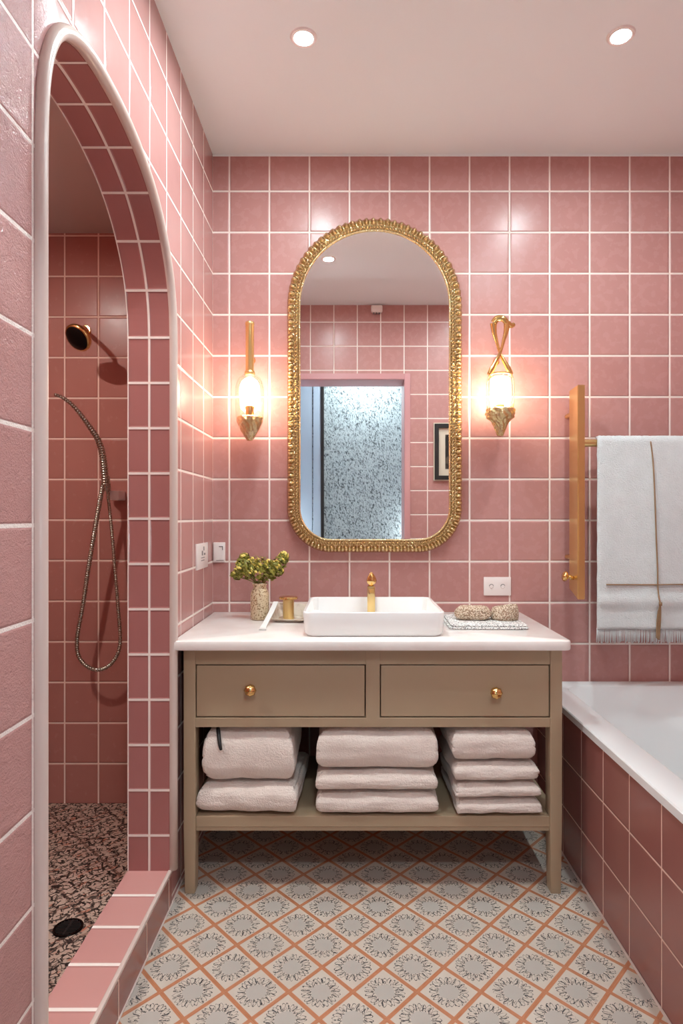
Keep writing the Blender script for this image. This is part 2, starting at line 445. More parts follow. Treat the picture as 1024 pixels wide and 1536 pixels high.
# rear wall with the doorway the photograph is taken through
DL, DR, DT = -150.0, 141.0, 352.0
def rear():
    g = G()
    for a in ((WL, DL, FL, CE), (DR, WR, FL, CE), (DL, DR, DT, CE)):
        BX(a[0], a[1], REAR-85, REAR, a[2], a[3], g=g)
    return g
structure(rear().make('wall_rear', T_WALL, uvs=lambda p, v: ((v.x/S-20)/60, (v.z/S+FL-499)/61.7) if abs(p.normal.y) > .5 else (.5, .5)), 'pink tiled wall around the doorway')
g = G()
BX(DL-15, DL, REAR-1, REAR+3, FL, DT+15, .8, g); BX(DR, DR+15, REAR-1, REAR+3, FL, DT+15, .8, g); BX(DL, DR, REAR-1, REAR+3, DT, DT+15, .8, g)
BX(DL-.5, DL+.6, REAR-86, REAR, FL, DT, 0, g); BX(DR-.6, DR+.5, REAR-86, REAR, FL, DT, 0, g); BX(DL, DR, REAR-86, REAR, DT-.6, DT+.5, 0, g)
structure(g.make('trim_7', M_DOORTRIM), 'dusty pink casing of the doorway')
# hall
HY = -170.0
structure(BX(-300, 300, HY-T, HY, FL, CE).make('wall_hall_far', M_PAPER), 'grey and white speckled wallpaper in the hall')
structure(BX(-300-T, -300, HY-T, REAR-85, FL, CE).make('wall_hall_left', M_HALLW), 'pale hall side wall')
structure(BX(300, 300+T, HY-T, REAR-85, FL, CE).make('wall_hall_right', M_HALLW), 'pale hall side wall')
structure(BX(-300-T, 300+T, HY-T, REAR-85, CE, CE+T).make('ceiling_hall', M_HALLC), 'hall ceiling')
structure(BX(-300-T, WL, HY-T, REAR-85, FL-T, FL).make('floor_hall_left', M_CREAM), 'hall floor')
structure(BX(302, 300+T, HY-T, REAR-85, FL-T, FL).make('floor_hall_right', M_CREAM), 'hall floor')
structure(BX(-300, -205, REAR-87, REAR-85, FL, CE).make('wall_hall_near', M_HALLW), 'hall wall beside the doorway')
k = 2.23
structure(BX(-230, -54*k, HY, HY+4, FL, 535, .8).make('door_1', M_HALLW), 'pale blue painted hall door')
structure(BX(-52.6*k, -41.5*k, HY, HY+7, FL, 536, .8).make('trim_8', M_HALLW), 'pale blue casing beside the hall door')
structure(BX(-41.3*k, -37*k, HY, HY+10, FL, 537, .8).make('trim_9', M_BLACK), 'black upright edge strip beside the wallpaper')

# ------------------------------------------------------------------ bathtub
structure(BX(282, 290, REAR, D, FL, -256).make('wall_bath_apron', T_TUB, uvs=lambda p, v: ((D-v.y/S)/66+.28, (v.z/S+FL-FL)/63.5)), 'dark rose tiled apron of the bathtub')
TX0, TX1, TY0, TY1 = 277.5, WR-.6, REAR+.5, D-.5
t = thing('bathtub', 'white built-in bathtub with flat rim behind the rose tiled apron', 'bathtub', P(420, 600, FL))
def RR(x0, x1, y0, y1, r, h, n=8):
    return rrect((x0+x1)/2*S, (y0+y1)/2*S, (x1-x0)*S, (y1-y0)*S, r*S, (h-FL)*S, n)
g = G().loft([RR(TX0+10, TX1-2, TY0+2, TY1-1, 1, -256), RR(TX0, TX1, TY0, TY1, 1, -256), RR(TX0, TX1, TY0, TY1, 1, -248.3), RR(TX0+1.2, TX1-1, TY0+1, TY1, 1, -247),
              RR(312, 542, TY0+46, TY1-19, 22, -247), RR(314, 540, TY0+48, TY1-21, 22, -248.5),
              RR(317, 537, TY0+52, TY1-25, 24, -262), RR(326, 528, TY0+90, TY1-42, 34, -350), RR(336, 518, TY0+120, TY1-58, 40, -390), RR(356, 498, TY0+150, TY1-80, 40, -401)], cap0=False)
g.make('tub_shell', M_ACRYL, t, smooth=35)
G().lathe(P(430, TY1-140, -400.8), [(0, 0), (9*S, 0), (9*S, 1*S), (7*S, 1.6*S), (0, 1.6*S)], 24, cap=False).make('drain', M_GOLD, t, smooth=40)

# ------------------------------------------------------------------ vanity
CT = -143.0
VF = .785*D           # front of the frame
VX0, VX1 = -195.5, 250.5
v = thing('vanity_cabinet', 'taupe painted washstand with two drawers and an open towel shelf', 'washstand', P(27, 850, FL))
bd = .8
yb_ = D-8
for (x0, x1) in ((VX0, VX0+14), (VX1-14, VX1)):
    for (y0, y1) in ((VF, VF+20), (yb_-20, yb_)):
        ht = CT-13
        cx, cy = (x0+x1)/2, (y0+y1)/2
        rings = []
        for h, s1 in ((FL, .82), (FL+2, .86), (-351-14, 1.0), (ht, 1.0)):
            rings.append(rrect(cx*S, cy*S, (x1-x0)*S*s1, (y1-y0)*S*s1, 1.0*S, (h-FL)*S, 3))
        G().loft(rings).make('leg', M_WOOD, v, smooth=30)
def pxx(x, z): return (x-524)*z
z = VF/D
def hpx(y, zz=z): return (775-y)*zz
top, dtop, dbot, rbot = CT-11.5, hpx(997), hpx(1077), hpx(1091)
ix0, ix1 = VX0+14, VX1-14
g = G()
BX(ix0, ix1, VF+1, VF+12, dtop, top, .4, g)
BX(ix0, ix1, VF+.4, VF+16, rbot, dbot, .4, g)
BX(pxx(548.5, z), pxx(569.5, z), VF+.4, VF+12, dbot-.5, top, .4, g)
BX(ix0-4, ix0, VF+18, yb_-18, rbot, top, .3, g); BX(ix1, ix1+4, VF+18, yb_-18, rbot, top, .3, g)
BX(ix0-4, ix1+4, yb_-8, yb_-2, rbot, top, .3, g); BX(ix0-4, ix1+4, VF+12, yb_-8, rbot+1, rbot+5, .3, g)
BX(VX0+1, VX1-1, VF+3, yb_-2, top, CT-11.6, .2, g)
g.make('cabinet_frame', M_WOOD, v)
def drawer(x0, x1, kx, ky):
    d = BX(x0+1.3, x1-1.3, VF+1.4, VF+10, dbot+1.3, dtop-1.3, .7).make('drawer', M_WOOD, v)
    # shadow gap is open to a dark drawer box
    BX(x0+4, x1-4, VF+10, yb_-40, dbot+4, dtop-4, .3).make('drawer_box', M_WOOD, d)
    c = P(kx, VF+1.6, ky)
    G().lathe(c, [(0, 0), (4.6*S, 0), (4.6*S, 1*S), (1.9*S, 1.8*S), (1.9*S, 5*S), (5.6*S, 7*S), (7.0*S, 9.5*S), (6.0*S, 12.2*S), (3*S, 14.2*S), (0, 14.8*S)],
              24, axis=(0, -1, 0), cap=False, mod=lambda a, i: 1+.07*math.cos(8*a) if i > 4 else 1).make('knob', M_GOLD, d, smooth=True)
drawer(ix0, pxx(548.5, z), pxx(376.5, z), hpx(1033)); drawer(pxx(569.5, z), ix1, pxx(742, z), hpx(1037))
SH = -354.0
g = G()
BX(ix0, ix1, VF+3, yb_-4, SH-13, SH, .8, g); BX(ix0-13, ix0, VF+21, yb_-21, SH-9, SH, .5, g); BX(ix1, ix1+13, VF+21, yb_-21, SH-9, SH, .5, g)
BX(ix0, ix1, VF+4, VF+14, SH-18, SH-13, .5, g)
g.make('shelf', M_WOOD, v)
# worktop
CF = .766*D
g = G()
x0, x1 = WL+.5, 257.0
def top_ring(i, h):      # square corners except the rounded front right
    r = 10-i
    a, b, c, d = x0+i, x1-i, CF+i, D-.5
    pts = [(b, d), (a, d), (a, c)]
    for k_ in range(9):
        t_ = math.radians(-90+90*k_/8); pts.append((b-r+r*math.cos(t_), c+r+r*math.sin(t_)))
    return [P(p[0], p[1], h) for p in pts]
g.loft([top_ring(2.2, CT-11.5), top_ring(.6, CT-11.0), top_ring(0, CT-9.5), top_ring(0, CT-2.2), top_ring(.7, CT-.7), top_ring(2.2, CT)])
wt = tag(g.make('vanity_worktop', M_QUARTZ, smooth=30), 'white polished stone worktop on the taupe washstand', 'worktop')

# basin
b = thing('vessel_basin', 'white rectangular ceramic basin standing on the worktop', 'basin', P(29, 825, CT))
bx0, bx1, by0, by1 = -56, 114, .79*D, .945*D
tp = -113.5
g = G().loft([RR(bx0+8, bx1-8, by0+8, by1-8, 8, CT), RR(bx0+4.5, bx1-4.5, by0+4.5, by1-4.5, 10, CT+.6), RR(bx0+2, bx1-2, by0+2, by1-2, 11, CT+4), RR(bx0, bx1, by0, by1, 12, tp-1.5), RR(bx0+.4, bx1-.4, by0+.4, by1-.4, 12, tp-.4), RR(bx0+1.3, bx1-1.3, by0+1.3, by1-1.3, 11, tp),
              RR(bx0+3.4, bx1-3.4, by0+3.4, by1-3.4, 9, tp), RR(bx0+4.4, bx1-4.4, by0+4.4, by1-4.4, 9, tp-1), RR(bx0+6, bx1-6, by0+6, by1-6, 9, tp-18), RR(bx0+11, bx1-11, by0+11, by1-11, 12, CT+5.2), RR(bx0+30, bx1-30, by0+30, by1-30, 14, CT+4)])
g.make('bowl', M_WHITE, b, smooth=40)
G().lathe(P(29, 810, CT+4), [(0, 0), (6*S, 0), (6*S, .8*S), (4.6*S, 1.3*S), (0, 1.3*S)], 24, cap=False).make('drain', M_GOLD, b, smooth=40)
# tap
ty = by1-17
tz = ty/D
tx = (556.5-524)*tz
f = thing('basin_tap', 'slim brushed gold tap rising inside the back of the basin', 'tap', P(tx, ty, CT+5))
hb = (775-916)*tz
G().lathe(P(tx, ty, CT+4.6), [(0, 0), (8*S, 0), (8*S, 2*S), (6*S, 3*S), (0, 3*S)], 24, cap=False).make('base', M_GOLD, f, smooth=40)
htop = (775-879)*tz
BX(tx-5.4, tx+5.4, ty-4, ty+4, CT+7, htop, 1.2).make('post', M_BRUSH, f, smooth=30)
G().loft([rrect(0, 0, a*S, c*S, 2*S, 0, 4) and [Vector((tx*S+p.x, (ty-yy)*S, (htop-6-FL-dz)*S+p.y)) for p in rrect(0, 0, a*S, c*S, 1.5*S, 0, 4)] for yy, dz, a, c in ((3, 0, 8, 5.5), (12, 0, 8, 5.2), (26, 1, 7.6, 4.6), (31, 3, 7, 4.4))]).make('spout', M_BRUSH, f, smooth=30)
G().lathe(P(tx, ty, htop), [(0, 0), (3.5*S, 0), (3.5*S, 2*S), (6*S, 4*S), (6.9*S, 8*S), (5.2*S, 13*S), (2.6*S, 17*S), (1.2*S, 19*S), (0, 19.3*S)], 20, cap=False,
          mod=lambda a, i: 1+.12*math.cos(5*a) if i > 2 else 1).make('handle', M_GOLD, f, smooth=True)

# ------------------------------------------------------------------ mirror
mx, mt, mb, mh = 37.4, 444.0, -53.0, 130.0
def outline(w, n=2208):
    R1, R2 = mh-w, 66-w
    cy1, cy2 = mt-mh, mb+66
    segs = [('a', mx, cy1, R1, 0, 180), ('l', mx-R1, cy1, mx-R1, cy2), ('a', mx-mh+66, cy2, R2, 180, 270), ('l', mx-mh+66, cy2-R2, mx+mh-66, cy2-R2),
            ('a', mx+mh-66, cy2, R2, 270, 360), ('l', mx+R1, cy2, mx+R1, cy1)]
    lens = [PI*mh, cy1-cy2, PI/2*66, 2*(mh-66), PI/2*66, cy1-cy2]
    tot = sum(lens); pts = []
    for i in range(n):
        s = tot*i/n; k = 0
        while s >= lens[k]: s -= lens[k]; k += 1
        q = s/lens[k]; sg = segs[k]
        if sg[0] == 'a':
            a = math.radians(sg[4]+(sg[5]-sg[4])*q); pts.append((sg[1]+sg[3]*math.cos(a), sg[2]+sg[3]*math.sin(a)))
        else: pts.append((sg[1]+(sg[3]-sg[1])*q, sg[2]+(sg[4]-sg[2])*q))
    return pts, tot
mir = thing('wall_mirror', 'tall arched wall mirror with a fluted gold frame above the basin', 'mirror', P(mx, D, mb))
N = 2208
def frame_band(name, prof):
    cols = []
    for (w, pr, amp, cnt, ph) in prof:
        o_, tot = outline(w, N)
        ring = []
        for i, (x, h) in enumerate(o_):
            a = 2*PI*i/N
            nz = noise.noise(Vector((x*.09, h*.09, w*.3)))
            rid = math.cos(cnt*a+ph+.9*nz)
            rid = math.copysign(abs(rid)**.7, rid)
            pp = pr+amp*rid+.9*nz*(amp > 0)
            ring.append(P(x, D-pp, h))
        cols.append(ring)
    g = G().loft(cols, False, False)
    return g.make(name, M_OGOLD, mir, smooth=True)
NR = 124
frame_band('frame', [(0.6, 0, 0, 0, 0), (-.3, 4, .8, NR, 0), (0.2, 7.6, 2.6, NR, .1), (2.2, 10.8, 3.6, NR, .2), (5, 12.2, 4.0, NR, .3), (7.7, 12.0, 3.4, NR, .4), (9.6, 10.2, 2.0, NR, .5),
                     (10.6, 8.6, .2, NR, 0), (11.5, 10.0, 1.0, NR*2, 0), (13, 11.2, 2.3, NR*2, 0), (14.5, 11.0, 2.3, NR*2, 1.5), (15.8, 9.6, .8, NR*2, 1.5), (16.5, 8.4, 0, 0, 0)])
frame_band('inner_lip', [(16.4, 8.0, 0, 0, 0), (17.0, 9.8, 0, 0, 0), (18.2, 10.1, 0, 0, 0), (19.4, 9.2, 0, 0, 0), (20.0, 6.5, 0, 0, 0)])
o_, _ = outline(17.5, 240)
G().loft([[P(x, D-2, h) for x, h in o_], [P(x, D-7.5, h) for x, h in o_]]).make('mirror_glass', M_MIRROR, mir)

# ------------------------------------------------------------------ sconces
zs = .955; sy = zs*D
def hp(y): return (775-y)*zs
def sconce_common(s, cx, gl_prof, bulb, cup, cupmod):
    G().lathe(P(cx, sy, 0), [(r*S, h*S) for r, h in gl_prof], 40, cap=False).make('glass_shade', M_GLASS, s, smooth=True)
    G().lathe(P(cx, sy, 0), [(r*S, h*S) for r, h in bulb], 24, cap=False).make('bulb', M_BULB, s, smooth=True)
    cp = []
    for (a, b_) in zip(cup, cup[1:]):
        for q in range(4): cp.append((a[0]+(b_[0]-a[0])*q/4, a[1]+(b_[1]-a[1])*q/4))
    cp.append(cup[-1])
    def chased(t_, i):          # chased leaf relief
        r, h = cp[i]
        return 1+.10*noise.noise(Vector((math.cos(t_)*3.2, math.sin(t_)*3.2, h*.22)))+.05*math.cos(10*t_+h*.5)+.05*noise.noise(Vector((math.cos(t_)*8, math.sin(t_)*8, h*.6)))
    G().lathe(P(cx, sy, 0), [(r*S, h*S) for r, h in cp], 96, cap=False, mod=chased).make('cup', M_OGOLD, s, smooth=True)
# left
cx = (374.5-524)*zs
s = thing('wall_sconce', 'gold wall light with straight rod and glass capsule left of the mirror', 'wall light', P(cx, sy, hp(661)))
G().lathe(P(cx, sy, 0), [(0, hp(483)*S), (5.6*S, hp(483)*S), (6.5*S, hp(484)*S), (6.5*S, hp(488)*S), (5.9*S, hp(489)*S), (5.9*S, hp(556)*S), (7.2*S, hp(557)*S), (7.6*S, hp(561)*S), (6.4*S, hp(563)*S), (0, hp(563)*S)], 28, cap=False).make('rod', M_BRUSH, s, smooth=50)
gl = [(6.5, hp(561)), (10, hp(563)), (15, hp(567)), (18.6, hp(573)), (20.4, hp(582)), (20.8, hp(596)), (20.6, hp(612)), (19.6, hp(626)), (17, hp(638)), (13, hp(648)), (6, hp(658)), (2, hp(660))]
sconce_common(s, cx, gl, [(0, hp(567)), (6, hp(568)), (11, hp(572)), (14, hp(580)), (14.5, hp(592)), (13.5, hp(606)), (8, hp(609)), (0, hp(609))],
              [(0, hp(625)), (16.5, hp(625)), (18.2, hp(626.5)), (17.5, hp(632)), (14.5, hp(640)), (10, hp(650)), (6, hp(657)), (4.6, hp(659)), (3.4, hp(661)), (0, hp(661.5))], lambda a, i: 1+.06*math.cos(9*a+i)+.03*math.cos(22*a-2*i))
G().lathe(P(cx, sy, 0), [(0, hp(609)*S), (6.5*S, hp(609)*S), (6.5*S, hp(612)*S), (5.8*S, hp(614)*S), (5.8*S, hp(626)*S), (0, hp(626)*S)], 20, cap=False).make('bulb_holder', M_GOLD, s, smooth=40)
G().tube([P(cx-1, sy+4, hp(530)), P(cx-3, D-2, hp(530))], 2.2*S).lathe(P(cx-3, D, hp(530)), [(0, 0), (5*S, 0), (5*S, 1.5*S), (4*S, 3*S), (0, 3*S)], 24, (0, -1, 0), cap=False).make('wall_mount', M_GOLD, s, smooth=40)
# right
cx = (750-524)*zs
s = thing('wall_sconce', 'gold wall light with twisted ribbon top and glass cylinder right of the mirror', 'wall light', P(cx, sy, hp(655)))
gl = [(14, hp(561)), (17.5, hp(563)), (19.3, hp(570)), (20.3, hp(585)), (20.5, hp(597)), (20, hp(608)), (19, hp(616)), (18.5, hp(620))]
sconce_common(s, cx, gl, [(0, hp(565)), (9, hp(565.5)), (14, hp(569)), (15, hp(588)), (14.5, hp(603)), (10, hp(607)), (0, hp(607))],
              [(0, hp(613)), (18.5, hp(613)), (20, hp(614.5)), (20, hp(621)), (18, hp(627)), (12.5, hp(633)), (9, hp(640)), (6.5, hp(648)), (4, hp(654)), (0, hp(655))], lambda a, i: 1+.07*math.cos(7*a+i*1.3)+.04*math.cos(19*a-2*i))
G().lathe(P(cx, sy, 0), [(0, hp(607)*S), (6.5*S, hp(607)*S), (6.5*S, hp(614)*S), (0, hp(614)*S)], 20, cap=False).make('bulb_holder', M_GOLD, s, smooth=40)
for sg in (-1, 1):
    pp = catmull([P(cx+sg*(-9), sy+3*sg, hp(484)), P(cx+sg*(-7.5), sy+4*sg, hp(498)), P(cx+sg*(-4), sy+4*sg, hp(512)), P(cx+sg*(-.5), sy+3*sg, hp(526)), P(cx+sg*4, sy+1*sg, hp(538)), P(cx+sg*10, sy, hp(550)), P(cx+sg*15.5, sy, hp(562))], 8)
    G().tube(pp, lambda q: (5.2-2.4*math.sin(PI*min(1, q*1.15))-1.4*q)*S, 14).make('ribbon_arm', M_GOLD, s, smooth=True)
G().tube([P(cx+15.8*math.cos(a), sy+15.8*math.sin(a), hp(562)) for a in [2*PI*i/40 for i in range(41)]], 1.3*S, 8).make('collar', M_GOLD, s, smooth=True)
for a in range(6):
    an = a*PI/3+.5
    G().tube([P(cx+19.2*math.cos(an)*q, sy+19.2*math.sin(an)*q, hp(y)) for q, y in ((.84, 563), (.98, 572), (1.03, 590), (1.0, 606), (.96, 614))], .45*S, 6).make('cage_wire', M_GOLD, s, smooth=True)
pp = catmull([P(cx-9, sy, hp(484)), P(cx-5, sy-3, hp(479)), P(cx+3, sy-5, hp(480)), P(cx+9, sy-4, hp(486)), P(cx+15, sy-2, hp(489)), P(cx+19, sy, hp(487))], 6)
G().tube(pp, lambda q: (5.0-1.6*q)*S, 14).make('hook', M_GOLD, s, smooth=True)
G().tube([P(cx+1, sy+4, hp(532)), P(cx+4, D-2, hp(532))], 2.2*S).lathe(P(cx+4, D, hp(532)), [(0, 0), (5*S, 0), (5*S, 1.5*S), (4*S, 3*S), (0, 3*S)], 24, (0, -1, 0), cap=False).make('wall_mount', M_GOLD, s, smooth=40)

# ------------------------------------------------------------------ downlights
def downlight(x, y, label):
    d = thing('ceiling_downlight', label, 'ceiling light', P(x, y, CE), 'round recessed ceiling downlights')
    G().lathe(P(x, y, CE-2.0), [(10.5*S, 2*S), (10.5*S, .4*S), (12*S, 0), (14.5*S, .2*S), (15.5*S, 1.9*S), (15*S, 2*S)], 40, cap=False).make('trim_ring', M_PLASTIC, d, smooth=50)
    G().lathe(P(x, y, CE-1.0), [(0, 0), (10.4*S, 0), (10.4*S, .8*S), (0, .8*S)], 40, cap=False).make('lens', M_SPOT, d)
downlight(-52, .755*D, 'lit round downlight in the ceiling above the mirror')
downlight(306, .752*D, 'lit round downlight in the ceiling above the bathtub')
downlight(-44, .58*D, 'lit round downlight seen in the mirror, nearer the doorway')
downlight(306, .50*D, 'lit round downlight over the near end of the bathtub, unseen, kept for its light')  # out of view, kept for the light it gives
d = thing('shower_downlight', 'small recessed downlight in the lower shower ceiling', 'ceiling light', P(-490, 560, 425))
G().lathe(P(-490, 560, 423), [(10.5*S, 2*S), (10.5*S, .4*S), (12*S, 0), (14.5*S, .2*S), (15.5*S, 1.9*S), (15*S, 2*S)], 40, cap=False).make('trim_ring', M_PLASTIC, d, smooth=50)
G().lathe(P(-490, 560, 424), [(0, 0), (10.4*S, 0), (10.4*S, .8*S), (0, .8*S)], 40, cap=False).make('lens', M_SHSPOT, d)
h_ = thing('hall_fill_disc', 'unseen flat round disc added on the hall ceiling as a light source', 'ceiling light', P(60, -60, CE))  # out-of-view disc, added to give the hall a light source
G().lathe(P(60, -60, CE-8), [(40*S, 8*S), (44*S, 7*S), (44*S, 1*S), (41*S, 0)], 40, cap=False).make('fill_body', M_PLASTIC, h_, smooth=40)
G().lathe(P(60, -60, CE-8), [(0, 0), (41*S, 0), (41*S, .8*S), (0, .8*S)], 40, cap=False).make('fill_disc', M_HALLFILL, h_)

for lx, side in ((-238, 'left'), (238, 'right')):  # unseen globes behind the camera, added as frontal fill
    q = thing('hall_fill_globe', 'unseen white globe added in the hall for frontal fill, on the %s of the speckled wallpaper' % side, 'wall light', P(lx, HY, -60))
    G().lathe(P(lx, HY+.2, -60), [(0, 0), (16*S, 0), (16*S, 3*S), (6*S, 5*S), (5*S, 16*S), (0, 16*S)], 32, (0, 1, 0), cap=False).make('wall_plate', M_PLASTIC, q, smooth=40)
    G().lathe(P(lx, HY+36, -60), [(22*S*math.sin(PI*i/16), -22*S*math.cos(PI*i/16)) for i in range(17)], 32, cap=False).make('fill_globe', M_FILLGLOBE, q, smooth=True)
# ------------------------------------------------------------------ switches, socket
def plate(name, label, cat, a, b, axis, extra):
    t_ = thing(name, label, cat, (Vector(a)+Vector(b))/2)
    G().box(a, b, .6*S, 2).make('face_plate', M_PLASTIC, t_, smooth=30)
    extra(t_); return t_
hz = lambda y, zz: (775-y)*zz
def ex1(t_):
    g = G()
    for i, (a, b_, c, d) in enumerate(((.925, 820, .93, 826), (.915, 826, .921, 833), (.928, 830, .936, 833), (.911, 836, .932, 837), (.911, 840, .93, 841))):
        BX(WL+2.2, WL+2.8, a*D, c*D, hz(d, .92), hz(b_, .92), 0, g)
    g.make('printed_mark', M_GREY, t_)
plate('light_switch', 'white switch plate with small printed marks on the left wall', 'switch', P(WL, .888*D, hz(853, .92)), P(WL+2.4, .955*D, hz(815, .92)), 'x', ex1)
def ex2(t_):
    g = BX((329-524), (335-524), D-4.3, D-3.4, -45, -44, 0); BX((334-524), (335-524), D-4.3, D-3.4, -50, -44, 0, g)
    g.make('printed_mark', M_GREY, t_)
    BX((325-524), (336-524), D-4.2, D-3.4, -65.5, -65, 0).make('printed_line', M_GREY, t_)
plate('wall_thermostat', 'small white control box in the corner of the back wall', 'control box', P(320.5-524, D-3.6, -68), P(338-524, D, -38.5), 'y', ex2)
def ex3(t_):
    for xx in (736, 753):
        cc = P(xx-524, D-2.6, -104)
        G().lathe(cc, [(0, 0), (3.4*S, 0), (3.4*S, .5*S), (2.6*S, 1.2*S), (0, 1.2*S)], 20, (0, -1, 0), cap=False).make('socket_button', M_PLASTIC, t_, smooth=40)
        G().tube([cc+Vector((3*S*math.cos(a), -1.1*S, 3*S*math.sin(a))) for a in [PI*(.1+.9*i/12) for i in range(13)]], .5*S, 6).make('button_mark', M_GREY, t_)
plate('wall_socket', 'white double socket plate on the back wall right of the basin', 'socket', P(725-524, D-2.6, -118), P(765.5-524, D, -90.5), 'y', ex3)

# ------------------------------------------------------------------ towel rail
r_ = thing('towel_rail', 'brushed gold towel rail with a tall flat upright board', 'towel rail', P(330, D, -120))
bx, zb, zf = 321.0, .975*D, .938*D
g = G()
A = [(zf, 185.7), (zb, 184.0), (zb, -105), (zf, -117)]
g.loft([[P(bx, y, h) for y, h in A], [P(bx+10.3, y, h) for y, h in A]])
bm = bmesh.new(); vv = [bm.verts.new(q) for q in g.v]; [bm.faces.new([vv[i] for i in f_]) for f_ in g.f]
bmesh.ops.recalc_face_normals(bm, faces=bm.faces[:])
bmesh.ops.bevel(bm, geom=bm.edges[:], offset=.9*S, segments=2, affect='EDGES'); G().bm(bm).make('upright_board', M_BRUSH, r_, smooth=30)
rodh, rody = 105.0, .952*D
G().tube([P(bx+9, rody, rodh), P(WR-1, rody, rodh)], 5.4*S, 20).make('rod', M_BRUSH, r_, smooth=40)
for h in (150, -60): G().tube([P(bx+5, zb-2, h), P(bx+5, D-.5, h)], 3.4*S, 14).make('wall_standoff', M_BRUSH, r_, smooth=40)
kh = (775-864)*.955
G().lathe(P(bx, .955*D, kh-3), [(0, 0), (2.6*S, 0), (2.4*S, 3*S), (4*S, 5*S), (2.4*S, 7*S), (2.6*S, 9*S), (6*S, 10*S), (7.4*S, 12*S), (7.4*S, 14*S), (5*S, 16*S), (0, 16.5*S)], 24, (-1, .05, .2), cap=False).make('knob', M_GOLD, r_, smooth=True)

# hanging towel
ht = thing('hanging_towel', 'white fringed terry towel with brown cord over the gold rail', 'towel', P(420, rody, rodh+8))
TXL, TXR = 350.5, 512.0
def cloth():
    # profile in (y, h): back layer up, over the rod, down in front; thick outline closed
    zz = .935*D
    R = 8.0
    hb, hf = -168.0, -158.0
    mid = [(rody+9.0, -90.0)]
    for k_ in range(1, 8): mid.append((rody+9.0-.6*k_/8, -90+(rodh+90-2)*k_/8))
    for k_ in range(0, 13):
        a = PI*k_/12; mid.append((rody+R*math.cos(a), rodh+R*math.sin(a)))
    K = 60
    for k_ in range(1, K+1): mid.append((rody-R-5.5*(k_/K), rodh+(hf-rodh)*k_/K))
    L = len(mid); NX = 90
    vs, fs = [], []
    for side in (1, -1):
        for i in range(L):
            y, h = mid[i]
            y0, h0 = mid[max(0, i-1)]; y1, h1 = mid[min(L-1, i+1)]
            ty_, th_ = y1-y0, h1-h0; ln = math.hypot(ty_, th_) or 1
            ny, nh = th_/ln, -ty_/ln      # outward for the way we walk
            th = 2.6
            hem = 0
            if y < rody-2 and -128 < h < -109: hem = 3.0*min(1, math.sin(PI*(h+128)/19)*2)
            for j in range(NX+1):
                q = j/NX
                low = max(0, min(1, (rodh-h)/(rodh+158)))
                xl = TXL-3.2*low+.9*noise.noise(Vector((h*.05, 3, 1)))
                x = xl+(TXR-xl)*q
                if y > rody+2: x = max(x, xl+14+q*4)
                ripple = (1.8*math.sin(x*.075+.8)+1.6*noise.noise(Vector((x*.03, h*.012, 5))))*low
                lump = .55*noise.noise(Vector((x*.35, h*.35, 9)))
                edge = min(1, min(q, 1-q)*NX/3.0)**.5
                o_ = side*(th*(.25+.75*edge)+(hem if side > 0 else 0))+lump
                vs.append(P(x, y-ripple*(1 if y < rody else -.2)*.9+ny*o_, h+nh*o_))
    W = NX+1; B = L*W
    for i in range(L-1):
        for j in range(NX):
            a = i*W+j
            fs.append((a, a+1, a+W+1, a+W)); fs.append((B+a, B+a+W, B+a+W+1, B+a+1))
    for j in range(NX):
        fs.append((j, B+j, B+j+1, j+1)); a = (L-1)*W+j; fs.append((a, a+1, B+a+1, B+a))
    for i in range(L-1):
        a = i*W; fs.append((a, a+W, B+a+W, B+a)); a += NX; fs.append((a, B+a, B+a+W, a+W))
    return obj('towel_cloth', vs, fs, M_HTOWEL, ht, smooth=True)
cloth()
fy = rody-8-5.5
g = G()
x = TXL-3
while x < TXR-2:
    rp = 1.8*math.sin(x*.075+.8)
    b0 = P(x, fy-rp*.9, -156)
    L_ = 21+random.uniform(-2, 2.5); dx_ = random.uniform(-1.1, 1.1)
    g.tube([b0, b0+Vector((dx_*.3*S, -.2*S, -L_*.4*S)), b0+Vector((dx_*.9*S, random.uniform(-1, 1)*S, -L_*S))], lambda q: (.85-.25*q)*S, 6)
    x += 1.75+random.uniform(-.25, .25)
tag(g.make('fringe', M_HTOWEL, ht, smooth=True), kind='stuff')
zf_ = fy/D
def on(xp, yp, off=4.2):
    h = (775-yp)*(zf_+.002); low = max(0, min(1, (rodh-h)/(rodh+158))); x = (xp-524)*zf_
    y = rody-8-5.5*low - 1.8*math.sin(x*.075+.8)*low*.9
    return P(x, y-off, h)
g = G().tube(catmull([on(977, 662, 2.4), on(979.5, 690, 3.6), on(981.5, 740, 3.8), on(982.5, 800), on(984, 850), on(984, 876), on(984.5, 894, 6), on(986, 903, 7)], 6), 1.05*S, 8)
g.tube([on(x_, 876.5+.2*math.sin(x_), 3.8) for x_ in range(908, 1064, 6)], .95*S, 8)
g.make('cord', M_STRING, ht, smooth=True)
g = G()
for q in (-1.6, -.5, .6, 1.5):
    g.tube(catmull([on(986, 904, 7.5), on(985+q*1.5, 920, 5.5), on(984+q*1.6, 940, 4.6), on(984+q*1.3-1, 957+q, 4.6)], 5), .8*S, 6)
g.tube([on(986, 902, 7.5), on(986, 907, 7.5)], 2.2*S, 10)
g.make('tassel', M_STRING, ht, smooth=True)

